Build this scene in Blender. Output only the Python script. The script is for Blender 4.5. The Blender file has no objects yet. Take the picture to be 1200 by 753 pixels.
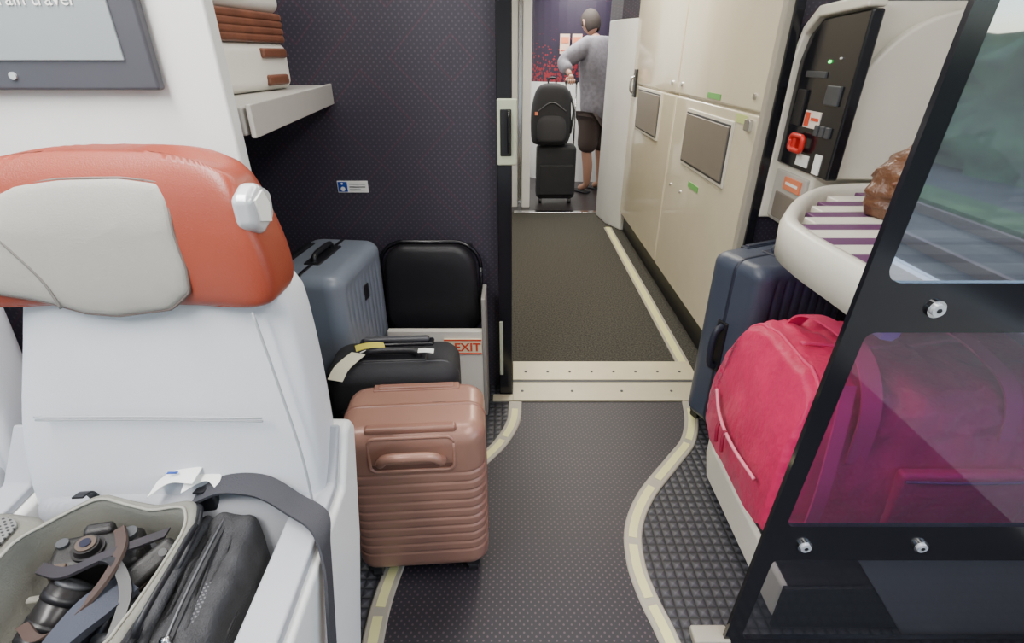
import bpy, bmesh, math, random
from mathutils import Vector, Matrix, noise
random.seed(4)
D=bpy.data; S=bpy.context.scene
def lin(c):
    r=[]
    for v in c:
        v/=255.0
        r.append(v/12.92 if v<=.04045 else ((v+.055)/1.055)**2.4)
    return (*r,1)
def M(name,col,rough=.5,metal=0,bump=0,bscale=200,var=0,vscale=8,coat=0,spec=.5,sheen=0,bdist=.002):
    m=D.materials.new(name); m.use_nodes=True; n=m.node_tree.nodes; l=m.node_tree.links
    b=n['Principled BSDF']; c=lin(col)
    b.inputs['Base Color'].default_value=c; b.inputs['Roughness'].default_value=rough
    b.inputs['Metallic'].default_value=metal; b.inputs['Coat Weight'].default_value=coat
    b.inputs['Specular IOR Level'].default_value=spec
    b.inputs['Sheen Weight'].default_value=sheen
    tc=n.new('ShaderNodeTexCoord')
    nz=n.new('ShaderNodeTexNoise'); nz.inputs['Scale'].default_value=vscale; nz.inputs['Detail'].default_value=4
    l.new(tc.outputs['Object'],nz.inputs['Vector'])
    mr=n.new('ShaderNodeMapRange'); mr.inputs['To Min'].default_value=1-max(var,.03); mr.inputs['To Max'].default_value=1+max(var,.03)
    mr.inputs['From Min'].default_value=.25; mr.inputs['From Max'].default_value=.75
    l.new(nz.outputs['Fac'],mr.inputs['Value'])
    mx=n.new('ShaderNodeVectorMath'); mx.operation='SCALE'; mx.inputs[0].default_value=c[:3]
    l.new(mr.outputs['Result'],mx.inputs['Scale']); l.new(mx.outputs['Vector'],b.inputs['Base Color'])
    if bump:
        n2=n.new('ShaderNodeTexNoise'); n2.inputs['Scale'].default_value=bscale; n2.inputs['Detail'].default_value=3
        l.new(tc.outputs['Object'],n2.inputs['Vector'])
        bp=n.new('ShaderNodeBump'); bp.inputs['Strength'].default_value=bump; bp.inputs['Distance'].default_value=bdist
        l.new(n2.outputs['Fac'],bp.inputs['Height']); l.new(bp.outputs['Normal'],b.inputs['Normal'])
    return m
def M_dots(name,base,dot,scale,thr=.25,axes='XY',metric='EUCLIDEAN',rough=.6,line=None,bump=0,invert=False):
    m=D.materials.new(name); m.use_nodes=True; n=m.node_tree.nodes; l=m.node_tree.links
    b=n['Principled BSDF']; b.inputs['Roughness'].default_value=rough
    tc=n.new('ShaderNodeTexCoord'); sp=n.new('ShaderNodeSeparateXYZ'); cb=n.new('ShaderNodeCombineXYZ')
    l.new(tc.outputs['Object'],sp.inputs[0]); l.new(sp.outputs[axes[0]],cb.inputs[0]); l.new(sp.outputs[axes[1]],cb.inputs[1])
    rot=n.new('ShaderNodeVectorRotate'); rot.inputs['Angle'].default_value=math.radians(45 if metric=='EUCLIDEAN' else 0)
    l.new(cb.outputs[0],rot.inputs['Vector'])
    v=n.new('ShaderNodeTexVoronoi'); v.voronoi_dimensions='2D'; v.distance=metric; v.inputs['Scale'].default_value=scale; v.inputs['Randomness'].default_value=0
    l.new(rot.outputs[0],v.inputs['Vector'])
    r=n.new('ShaderNodeValToRGB')
    if metric=='EUCLIDEAN':
        r.color_ramp.elements[0].position=thr-.05; r.color_ramp.elements[0].color=lin(dot)
        r.color_ramp.elements[1].position=thr+.05; r.color_ramp.elements[1].color=lin(base)
    else:
        r.color_ramp.elements[0].position=0; r.color_ramp.elements[0].color=lin(dot)
        r.color_ramp.elements[1].position=.5; r.color_ramp.elements[1].color=lin(base)
    l.new(v.outputs['Distance'],r.inputs['Fac']); out=r.outputs['Color']
    if line:
        w=n.new('ShaderNodeTexVoronoi'); w.voronoi_dimensions='2D'; w.inputs['Scale'].default_value=2.2; w.inputs['Randomness'].default_value=.75; w.distance='MANHATTAN'
        l.new(cb.outputs[0],w.inputs['Vector'])
        md=n.new('ShaderNodeMath'); md.operation='MULTIPLY'; md.inputs[1].default_value=3.0; l.new(w.outputs['Distance'],md.inputs[0])
        fr=n.new('ShaderNodeMath'); fr.operation='FRACT'; l.new(md.outputs[0],fr.inputs[0])
        ab=n.new('ShaderNodeMath'); ab.operation='SUBTRACT'; ab.inputs[1].default_value=.5; l.new(fr.outputs[0],ab.inputs[0])
        a2=n.new('ShaderNodeMath'); a2.operation='ABSOLUTE'; l.new(ab.outputs[0],a2.inputs[0])
        r2=n.new('ShaderNodeValToRGB'); r2.color_ramp.elements[0].position=.012; r2.color_ramp.elements[0].color=(.22,.22,.22,1)
        r2.color_ramp.elements[1].position=.03; r2.color_ramp.elements[1].color=(0,0,0,1)
        l.new(a2.outputs[0],r2.inputs['Fac'])
        mx=n.new('ShaderNodeMix'); mx.data_type='RGBA'; l.new(r2.outputs['Color'],mx.inputs[0]); l.new(out,mx.inputs[6]); mx.inputs[7].default_value=lin(line)
        out=mx.outputs[2]
    l.new(out,b.inputs['Base Color'])
    if bump:
        bp=n.new('ShaderNodeBump'); bp.invert=True; bp.inputs['Strength'].default_value=bump; bp.inputs['Distance'].default_value=.006
        l.new(v.outputs['Distance'],bp.inputs['Height']); l.new(bp.outputs['Normal'],b.inputs['Normal'])
    return m
def M_glass(name,tint,refl,rough=.03,haze=0,hazecol=(200,205,215)):
    m=D.materials.new(name); m.use_nodes=True; n=m.node_tree.nodes; l=m.node_tree.links
    n.remove(n['Principled BSDF']); o=n['Material Output']
    t=n.new('ShaderNodeBsdfTransparent'); t.inputs[0].default_value=lin(tint)
    g=n.new('ShaderNodeBsdfGlossy'); g.inputs['Roughness'].default_value=rough; g.inputs['Color'].default_value=(.9,.92,1,1)
    mx=n.new('ShaderNodeMixShader'); mx.inputs[0].default_value=refl
    l.new(t.outputs[0],mx.inputs[1]); l.new(g.outputs[0],mx.inputs[2]); out=mx.outputs[0]
    if haze:
        d=n.new('ShaderNodeBsdfDiffuse'); d.inputs[0].default_value=lin(hazecol)
        m2=n.new('ShaderNodeMixShader'); m2.inputs[0].default_value=haze
        l.new(out,m2.inputs[1]); l.new(d.outputs[0],m2.inputs[2]); out=m2.outputs[0]
    l.new(out,o.inputs[0]); return m
def M_emit(name,col,s):
    m=D.materials.new(name); m.use_nodes=True; b=m.node_tree.nodes['Principled BSDF']
    b.inputs['Base Color'].default_value=lin(col); b.inputs['Emission Color'].default_value=lin(col); b.inputs['Emission Strength'].default_value=s
    b.inputs['Roughness'].default_value=.3
    return m
# ---------- geometry helpers
def link(o,parent=None):
    S.collection.objects.link(o)
    if parent: o.parent=parent
    return o
def group(name,loc=(0,0,0),rz=0,rx=0,ry=0):
    e=D.objects.new(name,None); e.empty_display_size=.1; e.location=loc; e.rotation_euler=(rx,ry,rz); return link(e)
def mesh(name,v,f,mat,parent=None,smooth=True,mats=None,fm=None,auto=None):
    me=D.meshes.new(name); me.from_pydata([tuple(p) for p in v],[],f); me.update()
    bm=bmesh.new(); bm.from_mesh(me); bmesh.ops.recalc_face_normals(bm,faces=bm.faces); bm.to_mesh(me); bm.free()
    for mm in (mats or [mat]): me.materials.append(mm)
    if fm:
        for i,p in enumerate(me.polygons): p.material_index=fm[i]
    for p in me.polygons: p.use_smooth=smooth
    o=link(D.objects.new(name,me),parent)
    if auto:
        es=o.modifiers.new('es','EDGE_SPLIT'); es.split_angle=math.radians(auto)
    return o
def box(name,x0,x1,y0,y1,z0,z1,mat,parent=None,bev=0,seg=3):
    v=[(x,y,z) for x in (x0,x1) for y in (y0,y1) for z in (z0,z1)]
    f=[(0,1,3,2),(4,6,7,5),(0,4,5,1),(2,3,7,6),(0,2,6,4),(1,5,7,3)]
    o=mesh(name,v,f,mat,parent,smooth=bev>0)
    if bev:
        b=o.modifiers.new('b','BEVEL'); b.width=bev; b.segments=seg; b.harden_normals=True
    return o
def rrect(w,d,r,n=6,m=10):
    r=max(min(r,w/2-.001,d/2-.001),.0005); pts=[]
    cs=[(w/2-r,d/2-r,0),(-w/2+r,d/2-r,90),(-w/2+r,-d/2+r,180),(w/2-r,-d/2+r,270)]
    for i,(cx,cy,a) in enumerate(cs):
        for k in range(n+1):
            t=math.radians(a+90*k/n); pts.append((cx+r*math.cos(t),cy+r*math.sin(t)))
        nx=cs[(i+1)%4]; t=math.radians(a+90)
        p0=(cx+r*math.cos(t),cy+r*math.sin(t)); p1=(nx[0]+r*math.cos(t),nx[1]+r*math.sin(t))
        for k in range(1,m): pts.append((p0[0]+(p1[0]-p0[0])*k/m,p0[1]+(p1[1]-p0[1])*k/m))
    return pts
def loft(name,rings,mat,parent=None,cap=True,closed=True,sub=0,smooth=True,mats=None,fmf=None,auto=None,loop=False):
    N=len(rings[0]); v=[p for r in rings for p in r]; f=[]; fm=[]
    R=len(rings)
    for i in range(R if loop else R-1):
        for j in range(N if closed else N-1):
            a=i*N+j; b=i*N+(j+1)%N; i2=(i+1)%R; f.append((a,b,i2*N+(j+1)%N,i2*N+j)); fm.append(fmf(i,j) if fmf else 0)
    if cap and not loop:
        f.append(tuple(range(N))[::-1]); fm.append(fmf(0,0) if fmf else 0); f.append(tuple((R-1)*N+j for j in range(N))); fm.append(fmf(R-2,0) if fmf else 0)
    o=mesh(name,v,f,mat,parent,smooth,mats=mats,fm=fm,auto=auto)
    if sub:
        s=o.modifiers.new('s','SUBSURF'); s.levels=sub; s.render_levels=sub
    return o
def sup(hx,hy,e,n=48):
    pts=[]
    for k in range(n):
        t=2*math.pi*k/n; c=math.cos(t); s=math.sin(t)
        pts.append((hx*math.copysign(abs(c)**(2/e),c),hy*math.copysign(abs(s)**(2/e),s)))
    return pts
def shell(name,w,d,h,rc,re,mat,parent=None,groove=None,z0=0,m=10):
    zs=[]; K=7
    for k in range(K+1): a=math.pi/2*k/K; zs.append((re*(1-math.cos(a)),re*(1-math.sin(a))))
    nm=120 if groove else 4
    for k in range(1,nm): zs.append((re+(h-2*re)*k/nm,0))
    for k in range(K+1): a=math.pi/2*(K-k)/K; zs.append((h-re*(1-math.cos(a)),re*(1-math.sin(a))))
    if groove and groove[0]=='x': m=60
    rings=[]
    for z,ins in zs:
        g=0
        if groove and groove[0]=='z' and groove[3]<z<groove[4]:
            ph=((z-groove[3])/groove[1])%1; g=groove[2]*max(0,1-abs(ph-.5)*2/.35)
        ring=[]
        for x,y in rrect(w-2*ins-2*g,d-2*ins-2*g,max(rc-ins*.7,.004),6,m):
            if groove and groove[0]=='x' and groove[3]<z<groove[4] and abs(x)<groove[5]:
                ph=((x+10)/groove[1])%1; gg=groove[2]*max(0,1-abs(ph-.5)*2/.4)
                edge=min(1,(z-groove[3])/.02,(groove[4]-z)/.02)
                y-=math.copysign(gg*edge,y)
            ring.append((x,y,z+z0))
        rings.append(ring)
    return loft(name,rings,mat,parent)
def catm(P,k=8):
    P=[Vector(p) for p in P]; Q=[2*P[0]-P[1]]+P+[2*P[-1]-P[-2]]; out=[]
    for i in range(1,len(Q)-2):
        for j in range(k):
            t=j/k; a,b,c,d=Q[i-1:i+3]
            out.append(.5*((2*b)+(c-a)*t+(2*a-5*b+4*c-d)*t*t+(3*b-a-3*c+d)*t**3))
    out.append(P[-1]); return out
def tube(name,P,r,mat,parent=None,k=8,n=12,flat=1,smoothpath=True,cyclic=False,radii=None):
    pts=catm(P,k) if smoothpath and len(P)>2 else [Vector(p) for p in P]
    rings=[]; prev=None
    for i,p in enumerate(pts):
        t=(pts[min(i+1,len(pts)-1)]-pts[max(i-1,0)]).normalized()
        up=prev if prev is not None else (Vector((0,0,1)) if abs(t.z)<.9 else Vector((1,0,0)))
        s=t.cross(up).normalized(); u=s.cross(t).normalized(); prev=u
        rr=r if radii is None else radii[0]+(radii[1]-radii[0])*i/(len(pts)-1)
        rings.append([p+s*rr*math.cos(2*math.pi*a/n)+u*rr*flat*math.sin(2*math.pi*a/n) for a in range(n)])
    return loft(name,rings,mat,parent)
def sweep(name,P,sec,mat,parent=None,k=8,z=0,smoothpath=True,auto=35,mats=None,fmf=None):
    pts=catm(P,k) if smoothpath else [Vector(p) for p in P]
    rings=[]
    for i,p in enumerate(pts):
        t=(pts[min(i+1,len(pts)-1)]-pts[max(i-1,0)]); t.z=0; t.normalize(); s=Vector((t.y,-t.x,0))
        rings.append([p+s*a+Vector((0,0,b+z)) for a,b in sec])
    return loft(name,rings,mat,parent,auto=auto,mats=mats,fmf=fmf)
def cyl(name,c,r,h,mat,parent=None,axis='Z',n=28,r2=None,bev=0):
    r2=r if r2 is None else r2; rings=[]
    for hh,rr in ((0,r),(h,r2)):
        ring=[]
        for k in range(n):
            a=2*math.pi*k/n; x,y=rr*math.cos(a),rr*math.sin(a)
            q={'Z':(x,y,hh),'Y':(x,hh,y),'X':(hh,x,y)}[axis]; ring.append((c[0]+q[0],c[1]+q[1],c[2]+q[2]))
        rings.append(ring)
    o=loft(name,rings,mat,parent,auto=40)
    return o
def ribbon(name,P,W,mat,parent=None,k=8,th=.003):
    pts=catm(P,k); Ws=catm(W,k); rings=[]
    for i,p in enumerate(pts):
        t=(pts[min(i+1,len(pts)-1)]-pts[max(i-1,0)]).normalized(); w=Ws[i]; nrm=t.cross(w).normalized()*th
        rings.append([p-w+nrm,p+w+nrm,p+w-nrm,p-w-nrm])
    return loft(name,rings,mat,parent,auto=40)
def prism(name,poly,axis,a,b,mat,parent=None,bev=0,seg=3):
    def q(u,v,t): return {'X':(t,u,v),'Y':(u,t,v),'Z':(u,v,t)}[axis]
    N=len(poly); v=[q(u,w,a) for u,w in poly]+[q(u,w,b) for u,w in poly]
    f=[tuple(range(N)),tuple(range(2*N-1,N-1,-1))]+[(i,(i+1)%N,N+(i+1)%N,N+i) for i in range(N)]
    o=mesh(name,v,f,mat,parent,smooth=bev>0)
    if bev:
        m=o.modifiers.new('b','BEVEL'); m.width=bev; m.segments=seg; m.limit_method='ANGLE'; m.angle_limit=math.radians(25); m.harden_normals=True
    return o
def text(name,s,loc,size,mat,parent=None,rot=(math.pi/2,0,0),align='LEFT',off=0):
    c=D.curves.new(name,'FONT'); c.body=s; c.size=size; c.align_x=align; c.extrude=.0004; c.offset=off; c.materials.append(mat)
    o=D.objects.new(name,c); o.location=loc; o.rotation_euler=rot; return link(o,parent)
# ---------- materials
navywall=M_dots('navy_dotted_panel',(58,54,66),(80,75,88),60,.20,'XZ',rough=.42,line=(116,52,64))
aisle=M_dots('aisle_vinyl',(38,37,44),(88,70,78),62,.18,'XY',rough=.5)
tread=M_dots('pyramid_tread',(22,23,27),(84,84,92),32,.3,'XY','CHEBYCHEV',rough=.5,bump=1)
carpet=M('gangway_carpet',(62,60,53),.95,bump=1,bscale=180,var=.95,vscale=110)
cream=M('cream_laminate',(222,212,186),.14,coat=.6,var=.02)
creamsat=M('cream_plastic',(226,221,207),.35)
cream2=M('white_panel',(234,235,234),.4)
beigeshelf=M('beige_shelf',(184,180,173),.45)
thresh=M('threshold_metal',(206,196,164),.4,metal=.15,var=.05)
thresh2=M('threshold_lower_metal',(190,182,156),.4,metal=.15,var=.05)
yellow=M('photoluminescent_strip',(224,220,158),.5)
trimgrey=M('trim_grey',(168,162,148),.45)
blackgl=M('black_gloss',(24,24,29),.15)
black=M('black_plastic',(28,28,32),.4)
blacksoft=M('black_nylon',(40,40,44),.75,bump=.6,bscale=500,var=.15)
darkgrey=M('dark_grey',(66,68,72),.5)
seatw=M('light_leather',(212,214,220),.42,bump=.2,bscale=350)
seatg=M('grey_leather',(168,170,176),.5,bump=.2,bscale=350)
padg=M('pad_leather',(162,158,152),.5,bump=.25,bscale=350)
rust=M('rust_leather',(146,62,42),.36,bump=.25,bscale=350,var=.06)
stitch=M('stitching',(166,168,172),.6)
armg=M('arm_grey',(172,174,180),.45)
seatrefl=M('seat_reflection_grey',(140,138,140),.5)  # grey of a reflected seat, put into a solid panel's colour
armw=M('arm_white',(232,232,230),.35)
silver=M('silver_plastic',(206,208,212),.25,metal=.3)
chrome=M('chrome',(210,210,210),.15,metal=1)
rose=M('rose_brown_shell',(156,116,101),.32,metal=.2,var=.04)
rosed=M('rose_brown_trim',(138,98,84),.35)
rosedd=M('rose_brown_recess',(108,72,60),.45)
bluecase=M('steel_blue_shell',(126,134,146),.3,var=.06)
navycase=M('navy_shell',(70,78,94),.38,bump=.3,bscale=260)
whitecase=M('white_shell',(232,228,218),.3)
wood=M('brown_band',(112,70,52),.4,var=.3,vscale=20)
pink=M('pink_nylon',(210,32,90),.5,bump=.8,bscale=22,sheen=.1,var=.14,bdist=.010,spec=.35)
pinkd=M('pink_strap',(220,62,108),.6)
leather=M('brown_leather',(106,70,48),.36,bump=1,bscale=30,var=.3,bdist=.012)
purple=M('purple_slat',(96,56,96),.5)
white=M('white_paper',(240,240,236),.5)
red=M('red_plastic',(200,40,34),.3)
redtxt=M('red_text',(214,76,46),.5)
green=M('green_label',(110,180,96),.5)
orange=M('orange_label',(226,130,92),.5)
blue=M('blue_label',(30,70,160),.5)
hatchg=M('hatch_grey',(124,116,106),.35)
skin=M('skin',(172,130,110),.5)
shirt=M('chambray_shirt',(128,125,134),.85,var=.25,vscale=25)
shorts=M('dark_shorts',(70,58,54),.85)
hair=M('dark_hair',(46,38,34),.8,bump=1,bscale=90)
foam=M('bag_lining_grey',(124,123,114),.85,bump=.5,bscale=300,var=.12,vscale=12)
foamd=M('bag_divider_blue_grey',(62,66,78),.85,bump=.4,bscale=300)
# ---------- room
def strip2(name,L,R,mat,z):
    v=[];f=[]
    for a,b in zip(L,R): v+= [(a.x,a.y,z),(b.x,b.y,z)]
    for i in range(len(L)-1): f.append((2*i,2*i+1,2*i+3,2*i+2))
    return mesh(name,v,f,mat,smooth=False)
box('floor',-1.8,1.8,-2.6,2.12,-.06,0,tread)
tail=[.35,.1,-.2,-.5,-.9,-1.4,-1.9,-2.5]
LP=[(.016,1.96,0),(.006,1.82,0),(-.036,1.70,0),(-.097,1.6,0),(-.24,1.42,0),(-.34,1.25,0),(-.374,1.08,0),(-.388,.95,0),(-.385,.80,0),(-.38,.6,0)]+[(-.38,y,0) for y in tail]
RP=[(.83,1.96,0),(.80,1.82,0),(.74,1.68,0),(.65,1.57,0),(.50,1.39,0),(.42,1.24,0),(.398,1.10,0),(.41,.98,0),(.44,.84,0),(.46,.6,0)]+[(.46,y,0) for y in tail]
L=catm(LP,10);R=catm(RP,10)
strip2('floor_aisle_vinyl',L,R,aisle,.002)
sec=[(-.030,0),(-.030,.004),(-.026,.007),(.026,.007),(.030,.004),(.030,0)]
g=group('floor_edge_trim')
for nm,P in (('left',LP),('right',RP)):
    sweep('edge_'+nm,P,sec,trimgrey,g,k=10)
    PP=catm(P,10); cnt=0
    for a in range(4,len(PP)-16,17):
        seg=PP[a:a+16]
        sweep('glow_%s_%d'%(nm,cnt),seg,[(-.014,.006),(-.014,.0085),(.014,.0085),(.014,.006)],yellow,g,smoothpath=False); cnt+=1
box('floor_gangway',-.1,1.1,2.12,5.25,-.06,0,carpet)
box('floor_vestibule',-.6,1.9,5.25,7.3,-.06,0,M('vestibule_floor',(50,46,48),.35))
g=group('door_threshold')
box('plate_upper',.004,.93,2.13,2.30,.0,.016,thresh,g,.003)
box('plate_lower',.004,.90,1.965,2.118,.0,.010,thresh2,g,.003)
box('plate_toe',-.09,.004,1.965,2.015,.0,.010,thresh2,g,.003)
box('groove',.004,.92,2.116,2.132,.0,.012,darkgrey,g)
for i in range(8):
    cyl('screw_u%d'%i,(.07+i*.112,2.2,.016),.007,.002,darkgrey,g,n=12)
    if i%2==0: cyl('screw_l%d'%i,(.05+i*.12,2.04,.010),.007,.002,darkgrey,g,n=12)
g=group('trim_gangway_stripe')
box('base',.868,.938,2.31,4.7,0,.005,trimgrey,g)
box('glow',.882,.922,2.31,4.7,.005,.008,yellow,g)
box('trim_far_threshold',.02,.95,5.2,5.27,0,.012,chrome,None,.003)
box('ceiling',-1.8,1.8,-2.6,7.3,2.3,2.36,cream2)
box('wall_bulkhead_left',-1.75,-.060,2.1,2.16,0,2.3,navywall)
box('wall_bulkhead_right',1.037,1.8,2.14,2.2,0,2.3,navywall)
box('wall_leak_block_header',.002,.97,2.12,2.2,2.08,2.3,navywall)  # out of view, added above the doorway to stop a light leak
box('wall_back',-1.8,1.8,-2.66,-2.6,0,2.3,cream2)
g=group('wall_left')
box('lower',-1.82,-1.75,-2.6,2.2,0,.8,cream2,g); box('upper',-1.82,-1.75,-2.6,2.2,1.75,2.3,cream2,g)
box('pier_a',-1.82,-1.75,-2.6,-2.2,.8,1.75,cream2,g); box('pier_b',-1.82,-1.75,-.45,-.25,.8,1.75,cream2,g); box('pier_c',-1.82,-1.75,.95,2.2,.8,1.75,cream2,g)
g=group('wall_right')
box('lower',1.75,1.82,-2.6,2.2,0,.6,cream2,g); box('upper',1.75,1.82,-2.6,2.2,1.85,2.3,cream2,g)
box('pier_a',1.75,1.82,-2.6,-2.3,.6,1.85,cream2,g); box('pier_b',1.75,1.82,.8,2.2,.6,1.85,cream2,g)
wg=M_glass('window_glass',(235,240,240),.06)
for i,(x,a,b) in enumerate(((-1.79,-2.2,-.45),(-1.79,-.25,.95),(1.79,-2.3,.8))):
    box('window_%d'%(i+1),x-.004,x+.004,a,b,.6 if x>0 else .8,1.85 if x>0 else 1.75,wg)
# exterior
grd=M('ground_ballast',(104,98,84),.95,var=.6,vscale=.5)
g=group('trackside_ground')
box('ballast',-60,60,-60,60,-1.3,-1.2,grd,g)
grass=M('grass_verge',(104,132,74),.95,var=.55,vscale=1.5)
box('grass_verge',8.3,9.3,-59,59,-1.2,-1.12,grass,g)
leaf=M('foliage',(78,108,60),.9,var=.8,vscale=1.4)
for side in (1,-1):
    v=[];f=[]; nx,nz=200,18
    for i in range(nx):
        for j in range(nz):
            y=-50+100*i/(nx-1); zz=j/(nz-1)
            p=Vector((y*.35,zz*3,side*3)); r=noise.noise(p)*1.2+.7*noise.noise(Vector((y*1.3,zz*6,side)))
            v.append((side*(11.5+zz*1.2+r),y,-1.2+zz*(3.4+2.0*noise.noise(Vector((y*.25,side,0)))+1.4*noise.noise(Vector((y*1.1,side,3))))))
    for i in range(nx-1):
        for j in range(nz-1):
            a=i*nz+j; f.append((a,a+nz,a+nz+1,a+1))
    mesh('tree_line_hedge',v,f,leaf)
rail=group('railway_tracks'); rm=M('rust_rail',(150,120,100),.4); slm=M('sleeper',(130,120,106),.8)
for k,x in enumerate((3.0,4.5,6.2,7.7)): box('rail_%d'%k,x,x+.09,-50,50,-1.2,-1.04,rm,rail)
for k in range(60): box('sleeper_%d'%k,2.6,4.9,-22+k*.7,-21.75+k*.7,-1.2,-1.17,slm,rail)
box('wall_gangway_left',-.06,-.0,2.31,5.2,0,2.3,M('gangway_wall_grey',(150,146,138),.4))
g=group('door_post')
box('post',-.058,0,2.02,2.30,0,2.3,blackgl,g,.004)
plate=M('handle_plate',(196,204,176),.4)
box('handle_plate',-.056,.018,2.008,2.02,1.075,1.31,plate,g,.006)
box('handle_recess',-.044,-.002,2.003,2.01,1.11,1.275,black,g,.004)
tube('pull',[(-.012,2.004,1.12),(-.012,1.985,1.14),(-.012,1.985,1.25),(-.012,2.004,1.27)],.006,blackgl,g)
box('lower_strip',-.056,-.040,2.012,2.02,.12,.40,plate,g,.003)
g=group('galley_cabinet')
box('plinth',1.03,1.08,2.16,4.62,0,.18,black,g)
box('carcass',1.0,1.3,2.2,4.62,.18,2.3,cream,g)
for i,(a,b) in enumerate(((2.17,3.325),(3.345,4.60))):
    box('upper_door_%d'%i,.982,1.002,a,b,1.245,2.28,cream,g,.01)
    box('lower_door_%d'%i,.982,1.002,a,b,.18,1.235,cream,g,.01)
for i,(a,b,c,d) in enumerate(((2.42,3.05,.915,1.17),(3.66,4.3,.95,1.215))):
    box('hatch_frame_%d'%i,.974,.985,a-.02,b+.02,c-.02,d+.02,creamsat,g,.005)
    box('hatch_gap_%d'%i,.971,.98,a-.004,b+.004,c-.004,d+.004,darkgrey,g,.002)
    box('hatch_panel_%d'%i,.966,.978,a+.006,b-.006,c+.006,d-.006,hatchg,g,.004)
box('green_label_a',.979,.983,2.62,2.80,1.26,1.285,green,g); box('green_label_b',.979,.983,2.72,2.88,.80,.83,green,g)
box('yellow_label',.979,.983,2.28,2.4,1.19,1.225,M('lime_label',(200,214,140),.5),g)
for k,yy in enumerate((2.25,3.25,3.45,4.5)): cyl('lock_%d'%k,(.975,yy,1.30),.012,.01,chrome,g,'X',n=16)
for k,yy in enumerate((3.2,3.0)): cyl('catch_%d'%k,(.976,yy,.74),.008,.01,chrome,g,'X',n=14)
box('corner_latch',.964,.983,2.22,2.27,1.17,1.215,chrome,g,.004)
box('latch_plate',.966,.982,4.42,4.5,1.15,1.35,black,g,.004); tube('latch_handle',[(.965,4.46,1.3),(.94,4.46,1.28),(.94,4.46,1.2),(.965,4.46,1.18)],.008,chrome,g)
box('end_trim',.975,1.03,2.125,2.165,.0,2.3,trimgrey,g,.004)
box('end_seal',1.0,1.035,2.11,2.125,.0,2.3,blackgl,g,.003)
prism('wall_gangway_end',[(1.0,4.63),(.90,4.85),(.855,5.15),(.86,5.19),(.95,5.19),(1.28,4.7),(1.28,4.63)],'Z',0,1.71,cream2,None,.01)
prism('wall_gangway_end_upper',[(1.0,4.63),(.90,4.85),(.86,5.19),(.95,5.19),(1.28,4.7),(1.28,4.63)],'Z',1.71,2.3,navywall)
# vestibule
sp=M('red_sparkle_wall',(40,30,66),.4)
n=sp.node_tree.nodes; l=sp.node_tree.links
tc=n.new('ShaderNodeTexCoord'); vn=n.new('ShaderNodeTexVoronoi'); vn.inputs['Scale'].default_value=30; l.new(tc.outputs['Object'],vn.inputs['Vector'])
s3=n.new('ShaderNodeSeparateXYZ'); l.new(tc.outputs['Object'],s3.inputs[0])
mr=n.new('ShaderNodeMapRange'); mr.inputs['From Min'].default_value=1.1; mr.inputs['From Max'].default_value=1.75; mr.inputs['To Min'].default_value=.6; mr.inputs['To Max'].default_value=.06; l.new(s3.outputs['Z'],mr.inputs['Value'])
lt=n.new('ShaderNodeMath'); lt.operation='LESS_THAN'; l.new(vn.outputs['Distance'],lt.inputs[0]); l.new(mr.outputs['Result'],lt.inputs[1])
mx=n.new('ShaderNodeMix'); mx.data_type='RGBA'; l.new(lt.outputs[0],mx.inputs[0]); mx.inputs[6].default_value=lin((40,32,52)); mx.inputs[7].default_value=lin((136,32,44)); l.new(mx.outputs[2],n['Principled BSDF'].inputs['Base Color'])
box('wall_vestibule_back',-.6,1.9,7.1,7.2,0,2.3,cream2)
box('wall_vestibule_left',-.6,-.5,5.25,7.1,0,2.3,cream2)
box('wall_vestibule_front_left',-.6,0.0,5.2,5.25,0,2.3,navywall)
box('wall_vestibule_right',1.8,1.9,5.25,7.1,0,2.3,cream2)
box('wall_vestibule_front_right',.96,1.9,5.2,5.25,0,2.3,navywall)
def curved(name,z0,z1,mat,grow=0):
    pts=[]
    for k in range(25):
        a=math.radians(180+180*k/24); pts.append((1.05+(.85+grow)*math.cos(a),7.095+(.42+grow)*math.sin(a)))
    return prism(name,pts,'Z',z0,z1,mat)
g=group('restroom_module')
for p in (curved('lower_shell',0,1.16,cream2),curved('upper_shell',1.16,2.3,sp)): p.parent=g
g=group('notice_poster')
pm=M('poster_paper',(226,196,176),.5)
for k,x0 in enumerate((.55,.69)):
    box('sheet_%d'%k,x0,x0+.11,6.665,6.67,1.46,1.66,pm,g); box('band_%d'%k,x0+.01,x0+.10,6.661,6.665,1.57,1.63,orange,g); box('line_%d'%k,x0+.01,x0+.10,6.661,6.665,1.49,1.50,redtxt,g)
g=group('door_vestibule')
box('column',.10,.185,5.42,5.5,0,2.3,cream2,g,.01); box('edge',.06,.10,5.44,5.5,0,2.3,chrome,g,.003)
box('leaf',-.45,.06,5.46,5.49,0,2.3,cream2,g)
# ---------- partition + screen
g=group('wall_seat_partition')
box('upper_panel',-1.75,-.59,1.15,1.19,.95,2.3,cream2,g,.006)
box('lower_panel',-1.75,-.595,1.155,1.185,0,.95,navywall,g)
g=group('information_screen')
box('bezel',-1.6,-.705,1.122,1.146,1.387,1.95,M('bezel',(74,74,82),.35),g,.006)
box('display',-1.55,-.755,1.118,1.124,1.44,1.9,M_emit('display_grey_blue',(140,147,150),.22),g,.002)
text('caption','high speed train travel',(-.815,1.1165,1.532),.034,white,g,align='RIGHT')
text('caption2','Welcome aboard',(-1.0,1.1165,1.62),.05,white,g,align='RIGHT')
cyl('button',(-.985,1.118,1.413),.007,.005,silver,g,'Y')
g=group('luggage_shelf')
prism('shelf_board',[(-1.745,1.195),(-.585,1.195),(-.69,2.095),(-1.745,2.095)],'Z',1.29,1.35,beigeshelf,g,.006)
prism('edge_lip',[(-.578,1.197),(-.566,1.197),(-.671,2.095),(-.683,2.095)],'Z',1.285,1.355,beigeshelf,g,.003)
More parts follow.
